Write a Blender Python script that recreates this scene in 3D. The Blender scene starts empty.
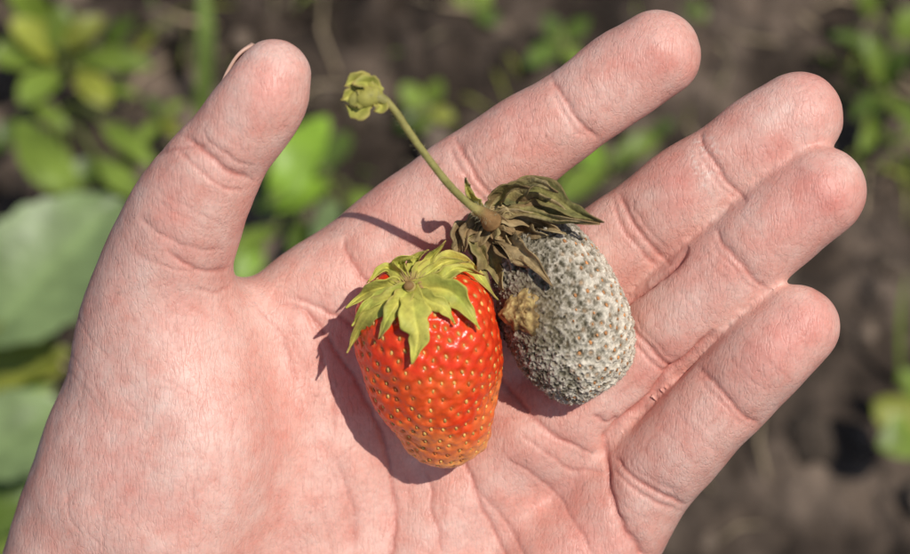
import bpy, math, numpy as np, random, time
from mathutils import Vector, Matrix, kdtree
from mathutils.bvhtree import BVHTree
T0=time.time()
def tick(s): print("TICK",s,round(time.time()-T0,1))
random.seed(7); rng=np.random.default_rng(7)
S=0.21; D=450.0           # mm per photo pixel at the hand, camera distance in mm
PITCH=math.radians(65)
U=np.array([0,math.sin(PITCH),math.cos(PITCH)]); B=np.array([0,-math.cos(PITCH),math.sin(PITCH)]); X=np.array([1.,0,0])
HC=np.array([0,0,0.45])
M=Matrix(((X[0],U[0],B[0],HC[0]),(X[1],U[1],B[1],HC[1]),(X[2],U[2],B[2],HC[2]),(0,0,0,1)))
def P(px,py,z):
    k=S*(D-z)/D
    return np.array([(px-455)*k,(277-py)*k,z],float)
def toworld(a): # mm local -> m world
    a=np.asarray(a)/1000.0
    return a[...,0:1]*X+a[...,1:2]*U+a[...,2:3]*B+HC
CAM=HC+B*D/1000
def W(px,py,h):
    t=toworld(P(px,py,0))
    d=t-CAM; k=(h-CAM[2])/d[2]
    return CAM+d*k
# ---------------------------------------------------------------- noise
def vnoise(Pt,scale,seed=0):
    p=np.asarray(Pt,dtype=np.float64)*scale+seed*17.31
    i=np.floor(p).astype(np.int64); f=p-i; f=f*f*(3-2*f)
    def h(a,b,c):
        n=(a*374761393+b*668265263+c*2147483647+seed*974711)&0xffffffff
        n=((n^(n>>13))*1274126177)&0xffffffff
        n=((n^(n>>15))*2246822519)&0xffffffff
        return ((n^(n>>16))&0xffff)/65535.0
    r=0
    for dx in (0,1):
        for dy in (0,1):
            for dz in (0,1):
                w=(f[:,0] if dx else 1-f[:,0])*(f[:,1] if dy else 1-f[:,1])*(f[:,2] if dz else 1-f[:,2])
                r=r+w*h(i[:,0]+dx,i[:,1]+dy,i[:,2]+dz)
    return r
def fbm(Pt,scale,oct=4,seed=0):
    r=0;a=1;t=0
    for o in range(oct):
        r=r+a*vnoise(Pt,scale*2**o,seed+o); t+=a; a*=.5
    return r/t
def sstep(a,b,x):
    t=np.clip((x-a)/(b-a),0,1); return t*t*(3-2*t)
def catmull(pts,n=6):
    pts=np.asarray(pts,float); out=[]
    Q=np.vstack([2*pts[0]-pts[1],pts,2*pts[-1]-pts[-2]])
    for i in range(1,len(Q)-2):
        for k in range(n):
            t=k/n; a,b,c,d=Q[i-1],Q[i],Q[i+1],Q[i+2]
            out.append(.5*((2*b)+(c-a)*t+(2*a-5*b+4*c-d)*t*t+(-a+3*b-3*c+d)*t**3))
    out.append(pts[-1]); return np.array(out)
# ---------------------------------------------------------------- mesh helpers
def mkmesh(name,V,F,mat=None,col=None,smooth=True,local=True,parent=None):
    me=bpy.data.meshes.new(name)
    V=np.asarray(V,dtype=np.float32)
    if local: V=V/1000.0
    if isinstance(F,np.ndarray):
        n=len(F);k=F.shape[1]
        me.vertices.add(len(V)); me.vertices.foreach_set("co",V.ravel().astype(np.float32))
        me.loops.add(n*k); me.loops.foreach_set("vertex_index",F.ravel().astype(np.int32))
        me.polygons.add(n); me.polygons.foreach_set("loop_start",np.arange(0,n*k,k,dtype=np.int32))
        me.update(calc_edges=True); me.validate()
    else:
        me.from_pydata([tuple(v) for v in V],[],[tuple(int(q) for q in f) for f in F]); me.update()
    if smooth: me.polygons.foreach_set("use_smooth",[True]*len(me.polygons))
    if col is not None: setcol(me,col)
    ob=bpy.data.objects.new(name,me); bpy.context.scene.collection.objects.link(ob)
    if mat: me.materials.append(mat)
    if local and parent is None: ob.matrix_world=M
    if parent is not None: ob.parent=parent
    return ob
def setcol(me,col):
    a=me.color_attributes.new("col","FLOAT_COLOR","POINT")
    c=np.ones((len(me.vertices),4),np.float32); c[:,:3]=col
    a.data.foreach_set("color",c.ravel())
class MB:
    def __init__(s): s.V=[];s.F=[];s.C=[];s.n=0
    def add(s,V,F,C):
        V=np.asarray(V); s.V.append(V); C=np.asarray(C,float)
        if C.ndim==1: C=np.tile(C,(len(V),1))
        s.C.append(C)
        s.F+= [tuple(int(q)+s.n for q in f) for f in F]; s.n+=len(V)
    def make(s,name,mat,**k):
        return mkmesh(name,np.vstack(s.V),s.F,mat,np.vstack(s.C),**k)
def gridfaces(n,m,wrap=False):
    F=[]
    for i in range(n-1):
        for j in range(m if wrap else m-1):
            F.append((i*m+j,i*m+(j+1)%m,(i+1)*m+(j+1)%m,(i+1)*m+j))
    return F
def tube(mb,pts,rad,col,seg=10):
    pts=np.asarray(pts,float); n=len(pts); rad=np.broadcast_to(rad,(n,))
    T=np.gradient(pts,axis=0); T/=np.linalg.norm(T,axis=1)[:,None]+1e-12
    ref=np.array([0.13,0.2,0.97]); V=[]
    for i in range(n):
        a=np.cross(T[i],ref); a/=np.linalg.norm(a)+1e-9; b=np.cross(T[i],a)
        for j in range(seg):
            t=2*math.pi*j/seg; V.append(pts[i]+rad[i]*(math.cos(t)*a+math.sin(t)*b))
    mb.add(V,gridfaces(n,seg,True)+[tuple(range(seg))[::-1],tuple((n-1)*seg+j for j in range(seg))],
           col if np.ndim(col)==1 else np.repeat(np.asarray(col),seg,axis=0))
# ---------------------------------------------------------------- materials
def newmat(name):
    m=bpy.data.materials.new(name); m.use_nodes=True; nt=m.node_tree
    return m,nt,nt.nodes,nt.links,nt.nodes["Principled BSDF"]
def nd(nodes,t,**k):
    n=nodes.new(t)
    for a,b in k.items(): setattr(n,a,b)
    return n
def attrmat(name,rough=.5,spec=.4,noise=(400,.3),bump=(600,.0003),sss=0,sssr=(.001,.0004,.0002),transl=0,sheen=0):
    m,nt,N,L,b=newmat(name)
    at=nd(N,"ShaderNodeAttribute",attribute_name="col")
    tc=nd(N,"ShaderNodeTexCoord")
    no=nd(N,"ShaderNodeTexNoise"); no.inputs["Scale"].default_value=noise[0]; no.inputs["Detail"].default_value=4
    L.new(tc.outputs["Object"],no.inputs["Vector"])
    mr=nd(N,"ShaderNodeMapRange"); mr.inputs[1].default_value=.25; mr.inputs[2].default_value=.75
    mr.inputs[3].default_value=1-noise[1]; mr.inputs[4].default_value=1+noise[1]
    L.new(no.outputs[0],mr.inputs[0])
    vm=nd(N,"ShaderNodeVectorMath",operation="SCALE"); L.new(at.outputs["Color"],vm.inputs[0]); L.new(mr.outputs[0],vm.inputs["Scale"])
    L.new(vm.outputs[0],b.inputs["Base Color"])
    b.inputs["Roughness"].default_value=rough; b.inputs["Specular IOR Level"].default_value=spec
    if bump[1]>0:
        n2=nd(N,"ShaderNodeTexNoise"); n2.inputs["Scale"].default_value=bump[0]; n2.inputs["Detail"].default_value=2
        L.new(tc.outputs["Object"],n2.inputs["Vector"])
        bp=nd(N,"ShaderNodeBump"); bp.inputs["Distance"].default_value=bump[1]; bp.inputs["Strength"].default_value=.8
        L.new(n2.outputs[0],bp.inputs["Height"]); L.new(bp.outputs[0],b.inputs["Normal"])
    if sss: 
        b.inputs["Subsurface Weight"].default_value=sss; b.inputs["Subsurface Radius"].default_value=sssr; b.inputs["Subsurface Scale"].default_value=1
    if transl:
        tr=nd(N,"ShaderNodeBsdfTranslucent"); L.new(vm.outputs[0],tr.inputs["Color"])
        mx=nd(N,"ShaderNodeMixShader"); mx.inputs[0].default_value=transl
        L.new(b.outputs[0],mx.inputs[1]); L.new(tr.outputs[0],mx.inputs[2]); L.new(mx.outputs[0],N["Material Output"].inputs[0])
    return m
# skin
def skinmat():
    m,nt,N,L,b=newmat("skin")
    at=nd(N,"ShaderNodeAttribute",attribute_name="col"); tc=nd(N,"ShaderNodeTexCoord")
    def noise(sc,det=3,rough=.5,vec=None):
        n=nd(N,"ShaderNodeTexNoise"); n.inputs["Scale"].default_value=sc; n.inputs["Detail"].default_value=det; n.inputs["Roughness"].default_value=rough
        L.new(vec or tc.outputs["Object"],n.inputs["Vector"]); return n.outputs[0]
    n1=noise(200,5,.66); n3=noise(1200,3,.65)
    def mr(s,a,c,lo=.3,hi=.7):
        q=nd(N,"ShaderNodeMapRange"); q.inputs[1].default_value=lo;q.inputs[2].default_value=hi;q.inputs[3].default_value=a;q.inputs[4].default_value=c
        L.new(s,q.inputs[0]); return q.outputs[0]
    mix=nd(N,"ShaderNodeMix",data_type="RGBA",blend_type="MULTIPLY"); mix.inputs[0].default_value=1
    cr=nd(N,"ShaderNodeValToRGB"); cr.color_ramp.elements[0].position=.32; cr.color_ramp.elements[0].color=(.98,.82,.79,1)
    cr.color_ramp.elements[1].position=.68; cr.color_ramp.elements[1].color=(1.04,1.12,1.13,1); L.new(n1,cr.inputs[0])
    L.new(at.outputs["Color"],mix.inputs[6]); L.new(cr.outputs[0],mix.inputs[7])
    def lines(ang,sc,wd,sx=.3):
        mp=nd(N,"ShaderNodeMapping"); mp.inputs["Rotation"].default_value=(0,0,math.radians(ang)); mp.inputs["Scale"].default_value=(1,sx,1); L.new(tc.outputs["Object"],mp.inputs[0])
        nw=noise(sc,2,.6,mp.outputs[0])
        sb=nd(N,"ShaderNodeMath",operation="SUBTRACT"); L.new(nw,sb.inputs[0]); sb.inputs[1].default_value=.5
        ab=nd(N,"ShaderNodeMath",operation="ABSOLUTE"); L.new(sb.outputs[0],ab.inputs[0]); return mr(ab.outputs[0],0,1,0,wd)
    l1=lines(40,620,.05); l2=lines(-35,480,.035,.25)
    lm=nd(N,"ShaderNodeMath",operation="ADD"); L.new(l1,lm.inputs[0]); L.new(l2,lm.inputs[1])
    line=lm.outputs[0]
    vm=nd(N,"ShaderNodeVectorMath",operation="SCALE"); L.new(mix.outputs[2],vm.inputs[0])
    ml=nd(N,"ShaderNodeMath",operation="MULTIPLY"); L.new(mr(n3,.93,1.07),ml.inputs[0]); L.new(mr(line,.92,1.01,0,2),ml.inputs[1]); L.new(ml.outputs[0],vm.inputs["Scale"])
    L.new(vm.outputs[0],b.inputs["Base Color"])
    b.inputs["Specular IOR Level"].default_value=.42
    L.new(mr(n1,.40,.54),b.inputs["Roughness"])
    b.inputs["Subsurface Weight"].default_value=.14; b.inputs["Subsurface Radius"].default_value=(.0018,.0006,.0004); b.inputs["Subsurface Scale"].default_value=1
    def add(a,c,k=1):
        q=nd(N,"ShaderNodeMath",operation="MULTIPLY_ADD"); L.new(c,q.inputs[0]); q.inputs[1].default_value=k; L.new(a,q.inputs[2]); return q.outputs[0]
    h=add(line,n3,1.8)
    bp=nd(N,"ShaderNodeBump"); bp.inputs["Distance"].default_value=.000048; bp.inputs["Strength"].default_value=.85
    L.new(h,bp.inputs["Height"]); L.new(bp.outputs[0],b.inputs["Normal"])
    return m
SKIN=skinmat()
# ---------------------------------------------------------------- HAND (signed distance field -> surface nets)
index=[(657,53,6,44),(622,77,4,45.5),(577,108,2,44),(530,140,-1,48),(482,172,-4,47),(430,210,-7,51),(375,256,-9,54),(320,300,-10,54)]
middle=[(798,118,8,45.5),(768,137,7,46.5),(724,167,5,45.5),(684,195,2,49),(642,228,-2,48),(592,264,-6,51),(530,310,-9,52)]
ring=[(822,192,13,45.5),(789,215,11,47),(742,259,8,46.5),(701,295,4,49.5),(651,341,-1,47.5),(600,390,-6,50),(540,430,-9,52)]
pinky=[(797,326,12,42.5),(768,354,11,45.5),(730,394,7,44),(690,434,3,47),(648,480,-3,47.5),(612,532,-8,53),(560,600,-12,60)]
thumb=[(274,76,24,37.5),(260,104,23,45.5),(230,142,20,45),(210,172,17,50),(185,218,12,59),(165,270,6,65),(152,330,0,74),(147,400,-5,82),(138,480,-10,92)]
palm=[([(138,470,-9,92),(100,580,-14,100),(80,700,-16,105),(80,750,-18,105)],9),
      ([(330,300,-11,55),(270,430,-12,62),(160,600,-17,80),(60,700,-18,90)],9),
      ([(500,335,-13,56),(380,440,-16,60),(220,620,-20,75),(90,740,-18,90)],9),
      ([(460,330,-14,52),(380,380,-15,56),(300,480,-16,60)],9),
      ([(535,430,-14,56),(430,530,-17,60),(250,690,-20,80),(120,770,-18,95)],9),
      ([(575,560,-12,63),(500,640,-12,75),(350,740,-12,95),(160,800,-17,98)],9),
      ([(205,345,-4,52),(255,325,-9,48),(330,308,-12,48)],7),
      ([(190,370,2,66),(200,440,3,75),(175,520,0,80)],10),
      ([(475,275,-12,40),(560,330,-12,42),(600,400,-11,40),(600,470,-11,40)],6),
      ([(100,760,-18,118),(-80,960,-20,125),(-330,1220,-22,160)],12),
      ([(150,800,-18,95),(-20,1000,-20,115),(-270,1280,-22,160)],12)]
def seggrid(chain,n=5):
    a=np.array([list(P(c[0],c[1],c[2]))+[c[3]*S*(D-c[2])/D] for c in chain])
    return catmull(a,n)
def build_net(lo,hi,h):
    ax=[np.arange(lo[i],hi[i],h,dtype=np.float32) for i in range(3)]
    shp=tuple(len(a) for a in ax)
    def chainfield(ch,margin,zs=1.0):
        Q=seggrid(ch); r=Q[:,3].max()+margin
        sl=[]
        for i in range(3):
            a=np.searchsorted(ax[i],Q[:,i].min()-r); b=np.searchsorted(ax[i],Q[:,i].max()+r); sl.append(slice(a,b))
        x=ax[0][sl[0]][:,None,None]; y=ax[1][sl[1]][None,:,None]; z=ax[2][sl[2]][None,None,:]
        if 0 in (x.size,y.size,z.size): return None,None
        R=np.full((x.size,y.size,z.size),60,np.float32)
        Q=Q.astype(np.float32)
        for i in range(len(Q)-1):
            A=Q[i];Bq=Q[i+1]; d=Bq[:3]-A[:3]; l2=np.float32(d@d+1e-9)
            rr=max(A[3],Bq[3])+margin; ss=[]
            for e,(arr) in enumerate((x.ravel(),y.ravel(),z.ravel())):
                ss.append(slice(int(np.searchsorted(arr,min(A[e],Bq[e])-rr)),int(np.searchsorted(arr,max(A[e],Bq[e])+rr))))
            xx=x[ss[0]];yy=y[:,ss[1]];zz=z[:,:,ss[2]]
            if 0 in (xx.size,yy.size,zz.size): continue
            t=((xx-A[0])*d[0]+(yy-A[1])*d[1]+(zz-A[2])*d[2])/l2; np.clip(t,0,1,out=t)
            dd=np.sqrt((xx-A[0]-t*d[0])**2+(yy-A[1]-t*d[1])**2+((zz-A[2]-t*d[2])/np.float32(zs))**2)-(A[3]+t*(Bq[3]-A[3]))
            sub=R[ss[0],ss[1],ss[2]]; np.minimum(sub,dd,out=sub)
        return R,tuple(sl)
    def smin(a,b,k):
        hh=np.maximum(k-np.abs(a-b),0)/k
        return np.minimum(a,b)-hh*hh*np.float32(k*.25)
    T=np.full(shp,60,np.float32)
    for ch,k in palm:
        R,sl=chainfield(ch,12)
        if R is not None: T[sl]=smin(T[sl],R,k)
    R,sl=chainfield(thumb,12)
    if R is not None: T[sl]=smin(T[sl],R,9)
    Fg=np.full(shp,60,np.float32)
    for f in (index,middle,ring,pinky):
        R,sl=chainfield(f,8,.92)
        if R is not None: Fg[sl]=smin(Fg[sl],R,1.5)
    T=smin(T,Fg,4.5)
    s=T<0
    tot=np.zeros(tuple(q-1 for q in shp),np.int8)
    for dx in(0,1):
        for dy in(0,1):
            for dz in(0,1):
                tot+=s[dx:shp[0]-1+dx,dy:shp[1]-1+dy,dz:shp[2]-1+dz]
    I,J,K=np.nonzero((tot>0)&(tot<8))
    n=len(I); idx=np.full(tot.shape,-1,np.int32); idx[I,J,K]=np.arange(n)
    cor=[(a,b,d) for a in(0,1) for b in(0,1) for d in(0,1)]
    val={q:T[I+q[0],J+q[1],K+q[2]] for q in cor}
    pos=np.zeros((n,3)); cnt=np.zeros(n)
    for q in cor:
        for a in range(3):
            if q[a]==0:
                r=list(q); r[a]=1; r=tuple(r)
                va,vb=val[q],val[r]; m=(va<0)!=(vb<0)
                t=np.where(m,va/(va-vb+1e-20),0)
                for e in range(3): pos[:,e]+=np.where(m,q[e]+(t if e==a else 0),0)
                cnt+=m
    pos/=cnt[:,None]; V=np.stack([I,J,K],1)+pos; V=V*h+np.array(lo)
    Fs=[]
    for a in range(3):
        b,d=(a+1)%3,(a+2)%3
        s0=[slice(None)]*3; s1=[slice(None)]*3; s0[a]=slice(0,-1); s1[a]=slice(1,None)
        p0=s[tuple(s0)];p1=s[tuple(s1)]
        E=np.nonzero(p0!=p1); E=np.stack(E,1)
        ok=(E[:,b]>=1)&(E[:,d]>=1)&(E[:,b]<shp[b]-1)&(E[:,d]<shp[d]-1); E=E[ok]
        inside=p0[E[:,0],E[:,1],E[:,2]]
        def g(ob,od):
            q=E.copy(); q[:,b]-=ob; q[:,d]-=od; return idx[q[:,0],q[:,1],q[:,2]]
        Qd=np.stack([g(1,1),g(0,1),g(0,0),g(1,0)],1)
        Qd[~inside]=Qd[~inside][:,::-1]; Fs.append(Qd)
    return V,np.vstack(Fs)
V,F=build_net((-122,-118,-46),(92,62,40),0.8)
tick("net")
tmp=mkmesh("tmp",V,F,local=True)
md=tmp.modifiers.new("s","SMOOTH"); md.iterations=9; md.factor=.5
md=tmp.modifiers.new("s2","SUBSURF"); md.levels=1; md.render_levels=1
dg=bpy.context.evaluated_depsgraph_get(); me=bpy.data.meshes.new_from_object(tmp.evaluated_get(dg))
bpy.data.objects.remove(tmp)
nv=len(me.vertices); co=np.empty(nv*3,np.float32); me.vertices.foreach_get("co",co); co=co.reshape(-1,3).astype(float)*1000
nr=np.empty(nv*3,np.float32); me.vertices.foreach_get("normal",nr); nr=nr.reshape(-1,3).astype(float)
tick("subsurf %d"%nv)
def topx(c):
    k=S*(D-c[:,2])/D
    return np.stack([455+c[:,0]/k,277-c[:,1]/k],1)
px=topx(co)
px+= (np.stack([vnoise(co,.2,3),vnoise(co,.2,4)],1)-.5)*7+(np.stack([vnoise(co,.6,5),vnoise(co,.6,6)],1)-.5)*2.2
disp=np.zeros(nv); cre=np.zeros(nv)
front=sstep(0.0,.35,nr[:,2])
fi=np.nonzero((front>0)&(px[:,1]<700))[0]; pf=px[fi]
def crease(pts,depth,w,broad=0,bw=8,taper=True,redk=1.0):
    global disp,cre
    Q=catmull(pts,5); mg=max(w,bw if broad else 0)*2.6
    m=(pf[:,0]>Q[:,0].min()-mg)&(pf[:,0]<Q[:,0].max()+mg)&(pf[:,1]>Q[:,1].min()-mg)&(pf[:,1]<Q[:,1].max()+mg)
    ii=fi[m]; p=px[ii]; best=np.full(len(ii),1e9); bt=np.zeros(len(ii))
    for i in range(len(Q)-1):
        d=Q[i+1]-Q[i]; l2=d@d+1e-9; t=np.clip(((p-Q[i])@d)/l2,0,1); e=p-Q[i]-t[:,None]*d; dd=np.sqrt(e[:,0]**2+e[:,1]**2)
        u=dd<best; best[u]=dd[u]; bt[u]=(i+t[u])/(len(Q)-1)
    tp=np.clip(np.minimum(bt,1-bt)*6,0,1)**.7 if taper else 1
    g=np.exp(-(best/w)**2)*tp*front[ii]
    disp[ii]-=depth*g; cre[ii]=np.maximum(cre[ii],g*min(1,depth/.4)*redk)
    if broad:
        g2=np.exp(-(best/bw)**2)*tp*front[ii]; disp[ii]-=broad*g2
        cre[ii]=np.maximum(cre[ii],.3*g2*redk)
def across(chain,i,fr,ext=.95,off=0,bow=.12,**k):
    a=np.array(chain[i][:2],float);b=np.array(chain[i+1][:2],float); c=a+(b-a)*fr; r=chain[i][3]+(chain[i+1][3]-chain[i][3])*fr
    d=(b-a)/np.linalg.norm(b-a); n=np.array([-d[1],d[0]]); c=c+d*off
    crease([c-n*r*ext, c-n*r*.4+d*r*bow, c+n*r*.4+d*r*bow, c+n*r*ext],**k)
for ch,dip,pip in ((index,2,4),(middle,2,4),(ring,2,4),(pinky,2,4)):
    across(ch,dip,.0,depth=.36,w=2.2,broad=.38,bw=10)
    across(ch,dip,.0,off=8,ext=.7,depth=.16,w=1.9)
    across(ch,pip,.0,depth=.40,w=2.3,broad=.45,bw=12)
    across(ch,pip,.0,off=10,ext=.85,depth=.3,w=2.1)
    across(ch,pip,.0,off=-8,ext=.6,depth=.13,w=1.8)
    for q in range(12):
        i=random.choice([1,2,3,4,5 if len(ch)>6 else 4]); across(ch,min(i,len(ch)-2),random.random(),ext=random.uniform(.3,.85),bow=random.uniform(-.1,.2),depth=random.uniform(.03,.08),w=1.6)
    for q in range(10):
        i=random.choice([2,3,4]); a=np.array(ch[i][:2],float); b=np.array(ch[i+1][:2],float); d=(b-a)/np.linalg.norm(b-a); n=np.array([-d[1],d[0]])
        o=n*random.uniform(-28,28); crease([a+o,(a+b)/2+o+n*random.uniform(-4,4),b+o],random.uniform(.04,.09),1.6)
across(index,6,.2,depth=.4,w=2.5,broad=.45,bw=12,ext=.7)
across(thumb,2,.55,depth=.40,w=2.6,broad=.45,bw=12,ext=.98,bow=.1)
across(thumb,2,.95,depth=.26,w=2.2,ext=.85,bow=.1); across(thumb,2,.2,depth=.18,w=2,ext=.7)
across(thumb,4,.3,depth=.16,w=2.3,broad=.25,bw=9,ext=.8)
for q in range(14): across(thumb,random.choice([1,2,3,4,5]),random.random(),ext=random.uniform(.3,.8),bow=random.uniform(0,.25),depth=random.uniform(.03,.09),w=1.7)
crease([(238,266),(208,274),(185,264),(165,248)],.35,2.5,.35,11); crease([(240,278),(215,292),(190,290)],.2,2.2)
crease([(150,160),(165,150),(190,146),(210,150)],.28,2.3)
# palm lines
crease([(268,292),(312,318),(350,368),(382,432),(396,500),(392,560),(370,650)],.48,2.9,1.1,20)
crease([(270,288),(340,318),(410,380),(455,450),(490,520),(520,600)],.42,2.6,.6,15)
crease([(600,455),(560,440),(500,380),(470,330),(440,290)],.42,2.7,.6,14)
crease([(607,440),(603,465),(610,500),(628,534),(643,556)],.75,3.0,.8,10,taper=False)
crease([(626,300),(612,320),(600,345),(596,365)],.42,2.5,.4,10); crease([(620,420),(605,425),(590,415)],.35,2.5,.3,9)
crease([(575,200),(570,225),(575,250)],.35,2.5,.3,9)
# clefts between neighbouring fingers
for _p in ([(690,250),(665,270),(640,291),(624,306)],[(715,330),(690,354),(655,392),(625,422),(606,442)]):
    crease(_p,.9,3.2,.5,7)
crease([(425,470),(434,510),(440,560)],.28,2,.2,8); crease([(335,455),(350,500),(352,560)],.24,2,.2,8); crease([(470,480),(505,520),(530,570)],.24,1.9,.25,9)
crease([(300,300),(322,350),(335,400),(332,440)],.2,1.9); crease([(250,300),(285,340),(300,390)],.18,1.9)
crease([(505,455),(560,500),(590,554)],.24,2,.3,10); crease([(520,430),(565,465),(606,475)],.24,2)
for q in range(190):
    a=np.array([random.uniform(70,600),random.uniform(280,560)]); th=random.gauss(math.radians(62),.45) if random.random()<.55 else random.gauss(math.radians(-30),.3)
    d=np.array([math.cos(th),math.sin(th)])*random.uniform(15,75); n_=np.array([-d[1],d[0]])*random.uniform(-.12,.12)
    crease([a-d/2,a+n_,a+d/2],random.uniform(.03,.11),random.uniform(1.3,1.9),redk=.8)
tick("creases")
disp+=(fbm(co,.09,2,11)-.5)*1.0+(vnoise(co,.4,21)-.5)*.10
co2=co+nr*disp[:,None]
me.vertices.foreach_set("co",(co2/1000).astype(np.float32).ravel()); me.update()
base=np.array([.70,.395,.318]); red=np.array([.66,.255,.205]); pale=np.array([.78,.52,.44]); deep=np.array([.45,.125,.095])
pxr=topx(co)
rr=np.zeros(nv)
for ch,k in ((index,.5),(middle,.65),(ring,.75),(pinky,.7),(thumb,.6)):
    for i,kk in ((0,1),(1,.6)):
        d=np.linalg.norm(pxr-np.array(ch[i][:2]),axis=1); rr=np.maximum(rr,k*kk*np.exp(-(d/42)**2))
for ch in (index,middle,ring,pinky):
    for i in (3,5):
        d=np.linalg.norm(pxr-np.array(ch[i][:2]),axis=1); rr=np.maximum(rr,.3*np.exp(-(d/32)**2))
blot=fbm(co,.10,4,31)
rr=np.clip(rr+ (blot-.5)*1.4,0,1)*.9
pl=np.exp(-(((pxr[:,0]-150)/130)**2+((pxr[:,1]-420)/140)**2))*.3+np.clip((.5-blot)*1.5,0,.5)
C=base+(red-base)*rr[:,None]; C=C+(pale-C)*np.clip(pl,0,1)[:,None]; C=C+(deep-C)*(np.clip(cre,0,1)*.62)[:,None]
# flakes of dry skin at the middle-finger joint, a little soil dust in the skin lines
dfl=np.linalg.norm((pxr-np.array([705,158]))/np.array([16,24]),axis=1); fl=np.clip((vnoise(co,1.6,91)-.62)*6,0,1)*np.exp(-dfl**2)
C=C+(np.array([.85,.72,.62])-C)*(fl*.8)[:,None]
dust=np.clip((vnoise(co,1.3,95)-.83)*8,0,1)*sstep(.58,.72,fbm(co,.12,2,97))
C=C*(1-.28*dust)[:,None]
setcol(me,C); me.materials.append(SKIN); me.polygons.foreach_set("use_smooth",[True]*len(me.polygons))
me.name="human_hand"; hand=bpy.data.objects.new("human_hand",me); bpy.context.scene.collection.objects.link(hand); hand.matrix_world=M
V,F=build_net((-230,-260,-70),(20,-111,30),2.5)
mkmesh("forearm",V,F,SKIN,base*1.0,parent=hand)
tick("hand done")
# nail (sits in the back of the thumb, only its rim shows from the palm side)
nm=MB(); Vn=[]
ax=np.array([.52,.85,.1]);ax/=np.linalg.norm(ax); nn=np.array([-.72,.45,-.55]); nn-=ax*(nn@ax); nn/=np.linalg.norm(nn); sd=np.cross(ax,nn)
c0=P(268,72,22)
for i in range(16):
    for j in range(12):
        u=(i/15-.5)*2; v=(j/11-.5)*2; 
        w=5.6*(1-.35*max(0,u)**3)
        Vn.append(c0-ax*2.4+ax*u*5.6+sd*v*w+nn*(7.55-2.8*v*v-.8*u*u))
nm.add(Vn,gridfaces(16,12),np.array([.60,.38,.29]))
nail=nm.make("thumbnail",attrmat("nail",.4,.35,(300,.1),(300,.00005)),parent=hand)
sm=nail.modifiers.new("s","SOLIDIFY"); sm.thickness=.0006
# ---------------------------------------------------------------- BERRIES
def norm(v): v=np.asarray(v,float); return v/np.linalg.norm(v)
def berry(center,axis,L,R,pw,tp,nphi,nth,bend=0,lump=.6,seed=1,flat=1.0,low=1.0):
    a=norm(axis); e1=norm(np.cross(a,[0,0,1.])); e2=np.cross(e1,a)
    def pt(phi,th):
        s=np.sin(phi);c=np.cos(phi)
        r=R*np.abs(s)**(pw*np.where(c<0,low,1))*(1+tp*c)
        z=L/2*np.sign(c)*np.abs(c)**1.0
        z=z-1.6*np.exp(-(phi/.28)**2)
        q=center+np.multiply.outer(z,a)+ (r*np.cos(th))[...,None]*e1+(r*np.sin(th)*flat)[...,None]*e2+ (bend*((z/L)**2))[...,None]*e1
        return q
    ph=np.linspace(0.004,math.pi-.004,nphi); th=np.arange(nth)/nth*2*math.pi
    PH,TH=np.meshgrid(ph,th,indexing='ij'); Vv=pt(PH.ravel(),TH.ravel())
    dirs=Vv-center; dn=dirs/np.linalg.norm(dirs,axis=1)[:,None]
    Vv=Vv+dn*((fbm(Vv,.10,2,seed)-.5)*lump*4)[:,None]
    G=Vv.reshape(nphi,nth,3); dphi=np.gradient(G,axis=0); dth=(np.roll(G,-1,1)-np.roll(G,1,1))
    Nn=np.cross(dphi,dth).reshape(-1,3); Nn/=np.linalg.norm(Nn,axis=1)[:,None]+1e-9
    if (Nn*dn).sum()<0: Nn=-Nn
    return Vv,Nn,PH.ravel(),TH.ravel(),a,e1,e2
def seedset(V,N,PH,spacing,phimin,phimax,seed):
    r=np.random.default_rng(seed); order=r.permutation(len(V)); 
    ok=(PH>phimin)&(PH<phimax); order=order[ok[order]]
    kept=[];cell={}
    for i in order[:16000]:
        p=V[i]; key=tuple((p//spacing).astype(int)); bad=False
        for dx in(-1,0,1):
            for dy in(-1,0,1):
                for dz in(-1,0,1):
                    for j in cell.get((key[0]+dx,key[1]+dy,key[2]+dz),()):
                        if ((V[j]-p)**2).sum()<spacing**2: bad=True;break
                    if bad:break
                if bad:break
            if bad:break
        if not bad: kept.append(i); cell.setdefault(key,[]).append(i)
    return kept
def nearest(V,pts):
    kd=kdtree.KDTree(len(pts))
    for i,p in enumerate(pts): kd.insert(Vector(p),i)
    kd.balance(); return np.array([kd.find(Vector(v))[2] for v in V])
def ell(mb,c,a1,a2,a3,r,col,n=6,m=8):
    V=[]
    for i in range(n+1):
        f=math.pi*(i/n)
        for j in range(m):
            t=2*math.pi*j/m; V.append(c+a1*r[0]*math.cos(f)+a2*r[1]*math.sin(f)*math.cos(t)+a3*r[2]*math.sin(f)*math.sin(t))
    mb.add(V,gridfaces(n+1,m,True),col)
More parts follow.
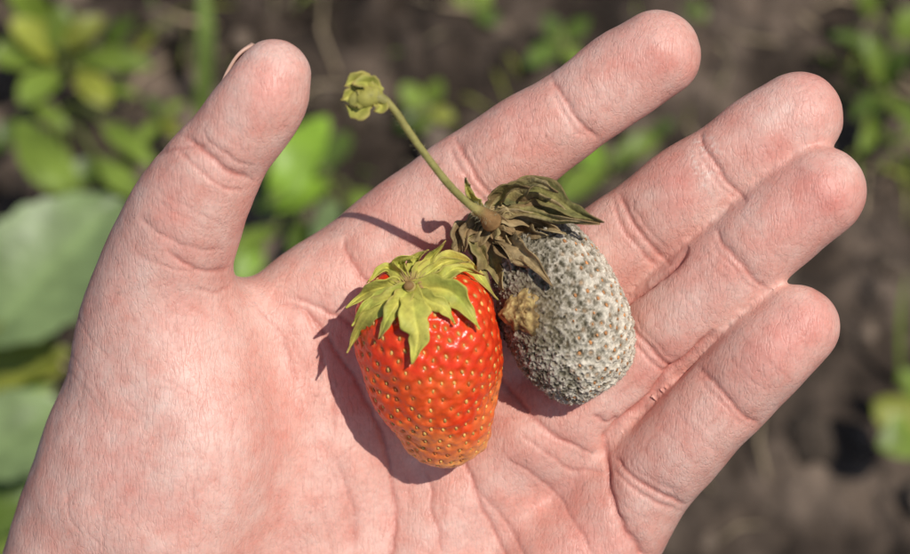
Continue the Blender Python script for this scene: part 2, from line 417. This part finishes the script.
# red strawberry
red_root=bpy.data.objects.new("strawberry",None); bpy.context.scene.collection.objects.link(red_root); red_root.matrix_world=M; red_root.empty_display_size=.01
cR=P(434,368,11.5); axR=norm([-.18,.87,.42])
V,N,PH,TH,a,e1,e2=berry(cR,axR,43.5,13.9,.68,.20,240,400,bend=0,lump=.7,seed=5,low=1.0)
ks=seedset(V,N,PH,2.2,.35,math.pi-.08,3); sp=V[ks]; dn=nearest(V,sp)
tpz=np.clip((PH-1.2)/1.9,0,1)
V2=V+N*(-.50*np.exp(-(dn/.58)**2)+.12*np.clip(dn-.6,0,1))[:,None]
V2+=N*((fbm(V,.7,3,9)-.5)*.65)[:,None]
cr=np.array([.74,.042,.009]); co_=np.array([.82,.15,.022]); ctip=np.array([.78,.40,.13]); dk=np.array([.54,.018,.005])
nz=fbm(V,.12,3,15)
C=cr+(co_-cr)*np.clip(tpz*1.6-.15+(nz-.5)*1.6,0,1)[:,None]; C=C+(ctip-C)*(np.clip((PH-1.8+(nz-.5)*1.2)/.75,0,1)*.75)[:,None]
C=C+(dk-C)*(np.clip(.8-PH,0,1)*.4)[:,None]; C=C+(np.array([.88,.27,.05])-C)*(.42*np.exp(-(dn/.75)**2))[:,None]
RED=attrmat("strawberry_flesh",.30,.40,(500,.15),(1000,.0001),sss=.12,sssr=(.0012,.0003,.0001))
fR=np.array(gridfaces(240,400,True)); mkmesh("body",V2,fR,RED,C,parent=red_root)
bR=BVHTree.FromPolygons([Vector(v) for v in V2],[tuple(int(q) for q in f) for f in fR])
mb=MB()
for i in ks:
    n=N[i]; t=norm(a-n*(a@n)) if np.linalg.norm(a-n*(a@n))>.01 else e1; s=np.cross(n,t)
    k=rng.uniform(.75,1.08); col=np.array([.76,.46,.12])*rng.uniform(.6,1.1) if rng.random()<.8 else np.array([.45,.14,.03])
    tj=norm(t+s*rng.uniform(-.35,.35)); s=np.cross(n,tj)
    ell(mb,V[i]-n*rng.uniform(.22,.42),tj,s,n,(.54*k,.34*k,.32*k),col)
    if rng.random()<.35:   # dried pistil hair
        d=norm(n+rng.normal(0,.6,3)); s_=norm(np.cross(d,t))*.03
        mb.add([V[i]-n*.2-s_,V[i]-n*.2+s_,V[i]+d*rng.uniform(.5,1.1)],[(0,1,2)],np.array([.35,.13,.04]))
mb.make("seeds",attrmat("seed",.35,.5,(900,.2),(1500,0)),parent=red_root)
tick("red")
# mouldy strawberry
mo_root=bpy.data.objects.new("moldy_strawberry",None); bpy.context.scene.collection.objects.link(mo_root); mo_root.matrix_world=M; mo_root.empty_display_size=.01
cM=P(562,308,9.5); axM=norm([-.40,.90,.14])
V,N,PH,TH,a,e1,e2=berry(cM,axM,37.3,12.7,.54,-.06,280,420,lump=.7,seed=8,flat=.95)
ks=seedset(V,N,PH,1.8,.25,math.pi-.05,6); sp=V[ks]; dn=nearest(V,sp)
n1=fbm(V,.9,3,41); n2=fbm(V,2.2,2,43); n3=fbm(V,.14,3,47)
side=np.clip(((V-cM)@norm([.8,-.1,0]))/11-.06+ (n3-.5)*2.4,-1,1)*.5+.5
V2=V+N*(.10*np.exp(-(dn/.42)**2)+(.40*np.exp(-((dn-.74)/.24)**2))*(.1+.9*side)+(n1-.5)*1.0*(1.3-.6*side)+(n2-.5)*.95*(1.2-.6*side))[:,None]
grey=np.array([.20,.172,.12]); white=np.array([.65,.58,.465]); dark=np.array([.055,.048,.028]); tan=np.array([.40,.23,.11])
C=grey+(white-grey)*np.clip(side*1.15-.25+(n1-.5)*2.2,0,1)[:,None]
C=C+(dark-C)*np.clip((.47-n2)*6*(1.1-side)+(.45-n1)*3*(1.15-side),0,.9)[:,None]
C=C+(tan-C)*(np.clip(np.exp(-(dn/.5)**2),0,1)*sstep(.3,.7,side)*.85)[:,None]
C=C+(np.array([.15,.12,.075])-C)*(np.clip(np.exp(-((dn-.45)/.14)**2),0,1)*sstep(.3,.7,side)*.55)[:,None]
C=C+(white*1.12-C)*(np.clip((n2-.58)*6,0,1)*.7*(.3+.7*side))[:,None]
# brownish stain spreading from the lesion
les=P(524,313,22); ds=np.linalg.norm((V-les)[:,:2],axis=1); C=C+(np.array([.20,.13,.06])-C)*(np.exp(-(ds/6.5)**2)*.55)[:,None]
MOLD=attrmat("mold",.95,.1,(1500,.25),(1800,.0002))
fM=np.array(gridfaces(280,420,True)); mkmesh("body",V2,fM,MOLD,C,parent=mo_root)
bM=BVHTree.FromPolygons([Vector(v) for v in V2],[tuple(int(q) for q in f) for f in fM])
mb=MB()
for i in ks:
    s_=side[i]
    if rng.random()<.1+.8*s_:
        n=N[i]; t=norm(a-n*(a@n)); s=np.cross(n,t); k=rng.uniform(.55,1.1)
        col=np.array([.50,.22,.08])*rng.uniform(.6,1.3) if s_>.45 else np.array([.10,.08,.045])
        ell(mb,V2[i]+n*.02,t,s,n,(.44*k,.34*k,.18),col)
mb.make("seeds",attrmat("moldy_seed",.7,.3,(900,.3),(1500,0)),parent=mo_root)
# fuzz
mb=MB(); idx=rng.integers(0,len(V2),14000); FV=[];FF=[];FC=[]
for q,i in enumerate(idx):
    n=N[i]+rng.normal(0,.6,3); n=norm(n); s=norm(np.cross(n,rng.normal(0,1,3)))*.028; l=rng.uniform(.25,.8)
    FV+= [V2[i]-s,V2[i]+s,V2[i]+n*l]; FF.append((3*q,3*q+1,3*q+2)); FC+= [C[i]*.9+np.array([.05,.045,.035])]*3
mb.add(FV,FF,np.array(FC)); mb.make("mold_fuzz",attrmat("fuzz",.95,.05,(900,.1),(900,0),transl=.3),parent=mo_root)
# brown rotten patch
mb=MB()
hit=bM.ray_cast(Vector(tuple(P(526,313,40))),Vector((0,0,-1))); hc=np.array(hit[0]); hn=norm(norm(hc-cM)*.5+np.array([0,0,.7])); hc=hc+hn*.5; t1=norm(np.cross(hn,[0,1,.1])); t2=np.cross(hn,t1)
Vp=[]
for i in range(26):
    for j in range(48):
        r=i/25; th=j/48*2*math.pi; R_=4.5*(1+.15*math.sin(3*th+1)+.08*math.sin(7*th)+.05*math.sin(13*th))
        Vp.append(hc+(t1*math.cos(th)*.95+t2*math.sin(th)*1.05)*R_*r)
Vp=np.array(Vp); rr_=np.repeat(np.arange(26)/25,48)
hgt=(1-rr_**4)*1.9-1.2+ (fbm(Vp,.55,3,61)-.5)*2.2*(1-.3*rr_)+(fbm(Vp,1.8,2,62)-.5)*1.0
Vp=Vp+hn*hgt[:,None]; nn_=fbm(Vp,.8,3,65)
Cp=np.array([.27,.16,.055])+(np.array([.47,.34,.13])-np.array([.27,.16,.055]))*np.clip((nn_-.4)*4,0,1)[:,None]; Cp=Cp*(1-.6*np.clip((.48-nn_)*5,0,1))[:,None]
mb.add(Vp,gridfaces(26,48,True),Cp); mb.make("rotten_patch",attrmat("rot",.7,.3,(900,.35),(900,.0003)),parent=mo_root)
tick("mold")
# ---------------------------------------------------------------- sepals
def surfz(bv,p,default):
    h=bv.ray_cast(Vector((p[0],p[1],120)),Vector((0,0,-1)))
    return h[0][2] if h[0] is not None else None
def sepal(mb,bv,pts,width,lift,cA,cB,cE,seed,fold=.25,wav=.5,lift0=.7,n=34,m=15,jag=.12,tipz=None,base_w=.45,peak=.42):
    """pts: midrib way-points; z follows the berry surface + lift along t"""
    r=np.random.default_rng(seed)
    Q=catmull([(p[0],p[1],0) for p in pts],8)
    tt=np.linspace(0,len(Q)-1,n); c=np.stack([np.interp(tt,np.arange(len(Q)),Q[:,k]) for k in range(2)],1)
    Cc=np.array([P(x,y,15) for x,y in c]); z=np.full(n,np.nan)
    for i in range(n):
        s=surfz(bv,Cc[i],None)
        if s is not None: z[i]=s
    last=None
    for i in range(n):
        if np.isnan(z[i]) : z[i]=(last if last is not None else 14)
        elif last is not None and z[i]<last-1.1: z[i]=last-1.1
        last=z[i]
    for _ in range(6): z[1:-1]=(z[:-2]+z[1:-1]*2+z[2:])/4
    t=np.linspace(0,1,n); z=z+lift0+lift*t**1.7
    if tipz is not None: z=z+(tipz-z)*sstep(.3,1,t)
    Cc=np.array([P(c[i,0],c[i,1],z[i]) for i in range(n)])
    T=np.gradient(Cc,axis=0); T/=np.linalg.norm(T,axis=1)[:,None]
    out=[];col=[]; ph=r.uniform(0,6,3)
    for i in range(n):
        up=np.array([0,0,1.]); 
        Nn=norm(up-T[i]*(up@T[i])); Sd=np.cross(T[i],Nn)
        w=width*S*.5*( (base_w+(1-base_w)*math.sin(min(1,t[i]/peak)*math.pi/2)) if t[i]<peak else math.cos((t[i]-peak)/(1-peak)*math.pi/2)**1.15)
        for j in range(m):
            v=(j/(m-1)-.5)*2
            ww=w*(1+jag*math.sin(17*t[i]+ph[0]+2*v)*abs(v)+jag*.6*math.sin(31*t[i]+ph[1])*abs(v))
            h=fold*w*(abs(v)**1.4) + wav*math.sin(9*t[i]+ph[2]+v*1.8)*abs(v)*.6 - .18*math.exp(-(v/.12)**2)
            h+=.16*math.sin((t[i]*9-abs(v)*2.2)*6.28)*.5*(abs(v)*(1-abs(v))*3)
            out.append(Cc[i]+Sd*v*ww+Nn*h)
            k=vnoise(np.array([[t[i]*5+seed,v*1.5,seed*1.3]]),1.0,seed)[0]
            cc=cA+(cB-cA)*np.clip(k*1.6-.3,0,1); e=sstep(.72,1,abs(v))*.5+sstep(.8,1,t[i])*.6
            cc=cc+(cE-cc)*min(1,e); cc=cc*(1+.25*math.exp(-(v/.1)**2)-.12*math.exp(-((((t[i]*9-abs(v)*2.2)%1)-.5)/.15)**2)); col.append(cc)
    mb.add(out,gridfaces(n,m),np.array(col))
YG=np.array([.66,.60,.12]); GR=np.array([.36,.42,.07]); BR=np.array([.52,.34,.12]); 
SEP=attrmat("sepal",.55,.25,(500,.25),(900,.0002),transl=.22)
mb=MB(); c=(411,287)
specs=[([c,(424,266),(445,242)],14,6,1),([c,(440,262),(470,268),(498,300)],18,3,2),([c,(445,290),(462,302),(480,329)],24,1.5,3),
 ([c,(428,300),(444,308),(455,324)],16,.6,4),([c,(414,315),(418,338),(412,364)],26,1.5,5),([c,(398,303),(388,318),(379,339)],17,1,6),
 ([c,(388,300),(365,320),(347,353)],19,1.5,7),([c,(390,287),(368,292),(346,308)],16,3,8),([c,(395,272),(383,268),(368,282)],12,5,9),
 ([c,(412,270),(416,258),(428,250)],12,5,10),([c,(400,268),(400,260),(416,257)],11,5,11),([c,(440,278),(458,268),(484,275)],13,5,12),([c,(388,294),(368,304),(352,326)],12,4,13),([c,(430,272),(446,262),(470,262)],11,6,14)]
for pts,w,l,sd_ in specs:
    A=YG*random.uniform(.85,1.05); Bc=GR+(YG-GR)*random.uniform(0,.6)
    sepal(mb,bR,pts,w*1.08,l*1.0+.4,A,Bc,BR if random.random()<.6 else YG*1.05,sd_,fold=random.uniform(.0,.6),lift0=.9+sd_*.05,wav=1.2,peak=.33,jag=.14)
ob=mb.make("calyx",SEP,parent=red_root); s=ob.modifiers.new("s","SOLIDIFY"); s.thickness=.00018
mb=MB(); z0=surfz(bR,P(411,287,15),0); 
tube(mb,[P(411,288,z0+.3),P(410,287,z0+2.2),P(409,286,z0+3.2)],[1.6,1.2,1.0],np.array([.55,.44,.15]),14)
ell(mb,P(409,286,z0+3.2),X,np.array([0,1.,0]),np.array([0,0,1.]),(1.05,1.0,.5),np.array([.30,.17,.06]),8,14)
for q in range(44):
    th=q/44*6.283+random.random()*.2; p0=P(411,288,z0+1.2); d=np.array([math.cos(th),math.sin(th),.25])
    tube(mb,[p0+d*1.0,p0+d*2.2+np.array([0,0,.2]),p0+d*random.uniform(2.8,4.6)+np.array([0,0,-.1])],[.14,.11,.05],np.array([.52,.34,.14]),5)
mb.make("stem_stub",SEP,parent=red_root)
# mouldy berry calyx + stem
DG=np.array([.16,.15,.05]); DB=np.array([.26,.165,.075]); LB=np.array([.44,.33,.165]); OG=np.array([.28,.245,.08])
mb=MB(); c=(486,214)
specs=[([c,(510,194),(545,192),(575,212),(604,223)],22,2,OG,DG,20,24),([c,(505,205),(530,203),(560,214),(584,222)],20,1,DB,OG,21,23),
 ([c,(512,195),(535,183),(558,193)],15,2,LB,OG,22,25),([c,(500,222),(525,232),(548,236)],21,.5,LB,DB,23,None),
 ([c,(505,238),(525,255),(553,286)],17,.6,DB,LB,24,None),([c,(484,240),(492,262),(503,290)],28,.8,OG,DB,25,None),
 ([c,(500,235),(512,255),(530,268)],20,.5,LB,DB,26,None),([c,(470,228),(460,240),(455,264)],20,0,DB,LB,27,14),
 ([c,(478,238),(480,262),(492,292)],16,0,OG,DB,28,None),([c,(474,200),(468,190),(466,178)],8,3,OG,YG,29,26),
 ([c,(496,200),(512,188),(530,188)],12,2,DB,OG,30,26),([c,(500,215),(520,218),(545,226),(566,234)],15,1.2,LB,DB,31,None),([c,(500,212),(530,212),(560,220),(600,224)],10,2,OG,LB,32,24),
 ([c,(495,230),(505,245),(512,262)],14,2,DB,LB,33,None),([c,(476,222),(466,232),(464,252)],14,3,LB,DB,34,17),([c,(482,228),(474,246),(476,262)],15,2,DB,LB,35,15),([c,(492,222),(506,226),(520,240)],12,3,DB,LB,36,None)]
for pts,w,l,A,Bc,sd_,tz in specs:
    sepal(mb,bM,pts,w*1.1,l,A,Bc,LB if sd_%2 else DB,sd_,fold=random.uniform(.3,1.1),wav=1.6,lift0=1.1+(sd_-20)*.05,jag=.22,tipz=tz)
ob=mb.make("calyx",attrmat("dry_sepal",.7,.25,(600,.4),(700,.0005),transl=.12),parent=mo_root); s=ob.modifiers.new("s","SOLIDIFY"); s.thickness=.00022
mb=MB()
path=catmull([P(492,222,19),P(484,214,22),P(470,205,25),P(451,187,29),P(430,161,33),(P(409,132,36)),P(396,112,38),P(384,100,39),P(372,96,39)],8)
n=len(path); rad=np.interp(np.linspace(0,1,n),[0,.12,.25,.8,.93,1],[2.2,1.4,.78,.72,1.1,1.7])*(1+.12*(vnoise(np.arange(n)[:,None]*np.ones(3),.5,2)-.5))
cs=np.array([np.array([.38,.34,.11])+(np.array([.36,.20,.08])-np.array([.38,.34,.11]))*np.clip(.9-abs(t-.0)*3.5+ 1.1*(vnoise(np.array([[t*14,0,0]]),1.,3)[0]-.35),0,1) for t in np.linspace(0,1,n)])
tube(mb,path,rad,cs,14)
for q in range(800):
    i=random.uniform(4,n-2); k=int(i); p=path[k]+(path[k+1]-path[k])*(i-k); d=norm(rng.normal(0,1,3)); T_=norm(path[k+1]-path[k]); d=norm(d-T_*(d@T_)+T_*.3)
    r0=rad[k]*.9; l=random.uniform(.6,1.5); s_=norm(np.cross(d,T_))*.04
    mb.add([p+d*r0-s_,p+d*r0+s_,p+d*(r0+l)],[(0,1,2)],np.array([.62,.58,.35]))
for (pp,rr3,cc) in ((P(369,97,39),(2.8,2.1,1.8),(.42,.38,.09)),(P(360,99,38.5),(2.3,2.1,1.6),(.46,.42,.11))):
    ell(mb,pp,norm([-.9,-.1,.1]),norm([.1,.9,0]),np.array([0,0,1.]),rr3,np.array(cc),10,14)
mb.make("stem",SEP,parent=mo_root)
mb=MB()
class Dummy:
    def ray_cast(s,a,b): return (None,None,None,None)
for pts,w,sd_,tz in (([(376,94),(358,82),(344,86)],20,41,40),([(374,98),(356,96),(341,100)],22,42,39),([(370,102),(358,111),(346,105)],18,43,38),([(382,92),(366,83),(352,84)],16,44,41),([(376,100),(382,107),(374,112)],12,45,40)):
    sepal(mb,Dummy(),pts,w,0,np.array([.50,.46,.11]),np.array([.36,.36,.07]),np.array([.46,.33,.12]),sd_,fold=.5,wav=.9,tipz=tz,lift0=25,n=18,m=9)
ob=mb.make("bud_bract",SEP,parent=mo_root); s=ob.modifiers.new("s","SOLIDIFY"); s.thickness=.0002
tick("calyx")
# ---------------------------------------------------------------- GROUND
ng=440; u=np.linspace(-1,1,ng); g=np.sign(u)*(.62*np.abs(u)+ 60*np.abs(u)**9)
cx,cy=W(455,277,0)[:2]
GX,GY=np.meshgrid(g+cx,g+cy,indexing='ij'); Pg=np.stack([GX.ravel(),GY.ravel(),np.zeros(ng*ng)],1)
dist=np.hypot(Pg[:,0]-cx,Pg[:,1]-cy); fade=1-sstep(.7,3,dist)
def soilh(Pq):
    a=fbm(Pq,9,3,71); b=fbm(Pq,34,3,75); c=fbm(Pq,110,2,77)
    return (a-.5)*.045+np.maximum(b-.45,0)*.055+(c-.5)*.012
hz=soilh(Pg)*fade-(1-fade)*.01; Pg[:,2]=hz
nb=fbm(Pg,26,4,81); nb2=fbm(Pg,7,3,85)
Cg=np.array([.042,.030,.022])+(np.array([.20,.148,.11])-np.array([.042,.030,.022]))*np.clip((nb-.44)*3.4,0,1)[:,None]*(.30+nb2)[:,None]
SOIL=attrmat("soil",.92,.2,(90,.5),(250,.004))
mkmesh("ground",Pg,np.array(gridfaces(ng,ng))[:,::-1].copy(),SOIL,Cg,local=False)
mb=MB()
import bmesh
bm=bmesh.new(); bmesh.ops.create_icosphere(bm,subdivisions=2,radius=1); iv=np.array([v.co[:] for v in bm.verts]); iff=[tuple(v.index for v in f.verts) for f in bm.faces]; bm.free()
for q in range(560):
    x=cx+random.uniform(-.34,.34); y=cy+random.uniform(-.30,.34); r=random.choice([.003,.004,.005,.006,.008,.010,.012])*random.uniform(.7,1.2)
    z=soilh(np.array([[x,y,0]]))[0]
    v=iv*(1+(fbm(iv,1.6,3,q)-.5)*1.1)[:,None]*r*np.array([random.uniform(.8,1.3),random.uniform(.8,1.3),random.uniform(.4,.75)])
    k=random.uniform(.7,2.5); mb.add(v+np.array([x,y,z+r*.1]),iff,np.array([.075,.056,.041])*k)
mb.make("soil_clods",SOIL,local=False)
mb=MB()
for q in range(130):
    x=cx+random.uniform(-.3,.3); y=cy+random.uniform(-.2,.3); th=random.uniform(0,3.14); l=random.uniform(.01,.045); z=soilh(np.array([[x,y,0]]))[0]+.006
    d=np.array([math.cos(th),math.sin(th),random.uniform(-.1,.1)]); nrm_=np.array([-d[1],d[0],0])
    tube(mb,[np.array([x,y,z]),np.array([x,y,z])+d*l/2+nrm_*l*.1+np.array([0,0,.003]),np.array([x,y,z])+d*l],[.0008,.0009,.0005],np.array([.42,.32,.20])*random.uniform(.5,1.3),6)
mb.make("dry_straw",attrmat("straw",.8,.2,(300,.3),(500,0)),local=False)
tick("ground")
# ---------------------------------------------------------------- PLANTS
def leaf(mb,base,tip,width,col,up=(0,0,1),fold=.22,droop=.12,serr=.06,nserr=9,n=24,m=11,seed=0,peak=.5):
    base=np.asarray(base,float);tip=np.asarray(tip,float); Lg=np.linalg.norm(tip-base); d=(tip-base)/Lg; up=norm(np.asarray(up,float)-d*(np.asarray(up,float)@d)); sd=np.cross(d,up)
    out=[];cc=[]
    for i in range(n):
        t=i/(n-1); w=width*.5*(math.sin(min(1,t/peak)*math.pi/2)**.75 if t<peak else math.cos((t-peak)/(1-peak)*math.pi/2)**.6)
        for j in range(m):
            v=(j/(m-1)-.5)*2; s=1+serr*(((t*nserr)%1)-.5)*2*abs(v)**3
            h=fold*w*abs(v)-droop*Lg*(t-.4)**2*2 +.03*Lg*math.sin(8*t+seed+v*2)*abs(v)- .02*Lg*abs(math.sin((t*7-abs(v)*1.2)*3.14))*abs(v)*(1-abs(v)*.5)
            out.append(base+d*Lg*t+sd*v*w*s+up*h)
            vein=math.exp(-(v/.06)**2)*.5+ .3*math.exp(-((((t*7-abs(v)*1.2)%1)-.5)/.12)**2)
            cc.append(np.asarray(col)*(1+vein*.5))
    mb.add(out,gridfaces(n,m),np.array(cc))
LEAF=attrmat("leaf",.42,.4,(60,.35),(200,.0005),transl=.25)
LG=(.18,.25,.035); YL=(.30,.32,.045); GG=(.19,.255,.10); MG=(.10,.15,.025); BG=(.23,.37,.035)
def plant(name,root,leaves,stemcol=(.20,.23,.06)):
    mb=MB(); r0=W(root[0],root[1],0.0); r0[2]=-.003
    for i,(x0,y0,h0,x1,y1,h1,w,col) in enumerate(leaves):
        b=W(x0,y0,h0);t=W(x1,y1,h1); leaf(mb,b,t,w*.21e-3*(CAM[2]-h0)/.408,np.array(col)*random.uniform(.75,1.15),up=(random.uniform(-.4,.4),random.uniform(-.5,.2),1),seed=i*2.1,fold=random.uniform(.1,.4),droop=random.uniform(.0,.3))
        mid=(r0+b)/2+np.array([0,0,.012]); tube(mb,catmull([r0,mid,b,b+(t-b)*.15],5),.0011,np.array(stemcol),7)
    mb.make(name,LEAF,local=False)
plant("strawberry_plant",(-60,420),[(-20,345,.10,118,195,.12,128,GG),(-30,470,.08,62,400,.085,95,GG),(-60,390,.05,60,345,.07,60,YL),(-20,330,.05,58,372,.06,48,YL),
   (-60,330,.1,20,300,.1,70,LG),(-40,520,.05,40,490,.06,60,MG),(-50,560,.05,25,545,.04,50,LG),(-20,400,.04,50,385,.05,30,LG)])
plant("strawberry_plant",(60,110),[(80,200,.06,10,120,.07,46,LG),(60,190,.05,100,160,.05,30,MG),(95,155,.05,140,200,.05,30,LG),(100,120,.04,150,160,.05,24,LG)])
plant("weed_plant",(60,60),[(60,60,.03,12,20,.05,36,YL),(62,60,.03,60,5,.05,30,LG),(70,60,.03,150,60,.04,30,LG),(60,70,.03,20,100,.04,36,LG),(75,70,.03,110,105,.03,30,YL),
   (60,50,.04,100,15,.05,30,YL),(40,60,.03,-10,55,.04,40,LG),(50,30,.02,10,-20,.05,34,LG),(100,50,.02,130,20,.04,24,MG),(90,80,.02,140,95,.02,16,LG),(20,120,.02,-10,150,.02,26,MG),(120,70,.02,160,30,.03,14,YL),(30,100,.03,70,130,.03,18,LG)])
plant("weed_plant",(320,190),[(270,205,.06,325,110,.07,46,BG),(330,175,.04,262,205,.05,44,BG),(335,195,.04,318,250,.05,26,GG),(350,190,.03,372,215,.03,26,LG),(320,170,.05,352,128,.04,26,MG),(262,245,.04,235,285,.04,26,BG),(275,225,.04,225,262,.04,30,LG),(300,215,.03,300,265,.03,26,MG)],)
plant("weed_plant",(425,115),[(425,110,.02,402,85,.03,24,LG),(428,105,.02,440,80,.03,20,LG),(430,112,.02,455,118,.02,18,YL),(422,112,.02,398,128,.02,20,MG),(428,118,.02,425,140,.02,18,LG)])
plant("weed_plant",(560,45),[(560,45,.02,528,62,.03,24,MG),(560,42,.02,545,15,.03,22,MG),(562,40,.02,590,20,.03,20,MG),(565,48,.02,580,62,.02,18,LG)])
plant("weed_plant",(610,165),[(605,165,.03,560,200,.04,32,LG),(608,160,.03,575,150,.04,28,BG),(615,160,.03,660,135,.03,26,LG),(612,168,.03,630,150,.03,24,MG),(640,150,.02,672,118,.03,20,MG)])
plant("weed_plant",(885,90),[(885,90,.03,870,35,.05,26,LG),(885,90,.03,905,50,.05,28,MG),(885,95,.03,855,115,.04,24,MG),(890,95,.03,915,130,.04,30,LG),(880,100,.02,865,150,.03,20,LG),(870,50,.02,835,32,.03,20,MG),(895,40,.03,925,10,.04,34,LG),(880,20,.02,862,-10,.04,24,LG)])
plant("weed_plant",(915,430),[(925,440,.03,878,400,.04,44,YL),(925,430,.03,885,445,.04,42,LG),(925,400,.03,905,370,.04,30,LG)])
plant("weed_plant",(700,20),[(700,20,.02,680,-8,.02,18,MG),(702,20,.02,730,5,.02,18,MG)])
plant("weed_plant",(475,10),[(475,10,.02,450,-5,.02,20,LG),(475,12,.02,500,22,.02,20,MG),(475,10,.02,490,-12,.02,20,LG)])
plant("weed_plant",(160,120),[(160,120,.02,140,140,.03,16,LG),(162,118,.02,180,135,.03,14,YL),(160,118,.02,150,98,.03,16,MG),(163,116,.02,185,100,.02,14,LG)])
def blades(name,lst):
    mb=MB()
    for (x0,y0,x1,y1,h,w,col) in lst:
        a=W(x0,y0,0.0); b=W(x1,y1,h); mid=(a+b)/2+np.array([random.uniform(-.004,.004),0,.012])
        pts=catmull([a,mid,b],8); T=np.gradient(pts,axis=0); out=[]
        for i in range(len(pts)):
            t=i/(len(pts)-1); s=norm(np.cross(T[i],[0,0.2,1])); ww=w*.43e-3*.5*(1-t**2.5)
            for v in (-1,-.5,0,.5,1): out.append(pts[i]+s*v*ww+np.array([0,0,abs(v)*ww*.4]))
        mb.add(out,gridfaces(len(pts),5),np.asarray(col))
    mb.make(name,LEAF,local=False)
bl=[(203,125,200,-40,.06,20,(.2,.28,.06)),(900,385,908,270,.05,8,LG),(140,40,240,5,.04,7,YL),(110,80,180,20,.04,6,LG),(845,165,925,140,.04,14,LG),(850,175,920,185,.03,7,YL),(860,120,905,165,.03,7,LG)]
for q in range(100):
    x=random.choice([random.uniform(0,330),random.uniform(820,920),random.uniform(300,820)]); y=random.uniform(-20,220) if x>330 else random.uniform(-20,300)
    l=random.uniform(20,60); th=random.uniform(0,6.28); bl.append((x,y,x+math.cos(th)*l,y+math.sin(th)*l,random.uniform(.01,.03),random.uniform(3,6),random.choice([LG,MG,YL,(.3,.24,.13)])))
blades("grass",bl)
# ---------------------------------------------------------------- light, world, camera
sun_l=norm([.34,.29,.88]); sw=sun_l[0]*X+sun_l[1]*U+sun_l[2]*B
el=math.asin(sw[2]); az=math.atan2(sw[0],sw[1])
w=bpy.data.worlds.new("World"); bpy.context.scene.world=w; w.use_nodes=True; nt=w.node_tree
sky=nt.nodes.new("ShaderNodeTexSky"); sky.sky_type='NISHITA'; sky.sun_disc=False; sky.sun_elevation=el; sky.sun_rotation=az
nt.links.new(sky.outputs[0],nt.nodes["Background"].inputs[0]); nt.nodes["Background"].inputs[1].default_value=.085
sl=bpy.data.lights.new("sun","SUN"); sl.energy=3.7; sl.angle=math.radians(.7); sl.color=(1,.955,.885)
so=bpy.data.objects.new("sun",sl); bpy.context.scene.collection.objects.link(so); so.rotation_euler=Vector(sw).to_track_quat('Z','Y').to_euler(); so.location=(2,0,3)
cd=bpy.data.cameras.new("camera"); cam=bpy.data.objects.new("camera",cd); bpy.context.scene.collection.objects.link(cam)
Mc=M.copy(); Mc.translation=Vector(CAM); cam.matrix_world=Mc
cd.sensor_width=36; cd.lens=36*D/(910*S); cd.clip_start=.01; cd.clip_end=500
cd.dof.use_dof=True; cd.dof.focus_distance=(D-12)/1000; cd.dof.aperture_fstop=11.5
sc=bpy.context.scene; sc.camera=cam
sc.view_settings.view_transform='Standard'; sc.view_settings.look='None'; sc.view_settings.exposure=0
tick("end")
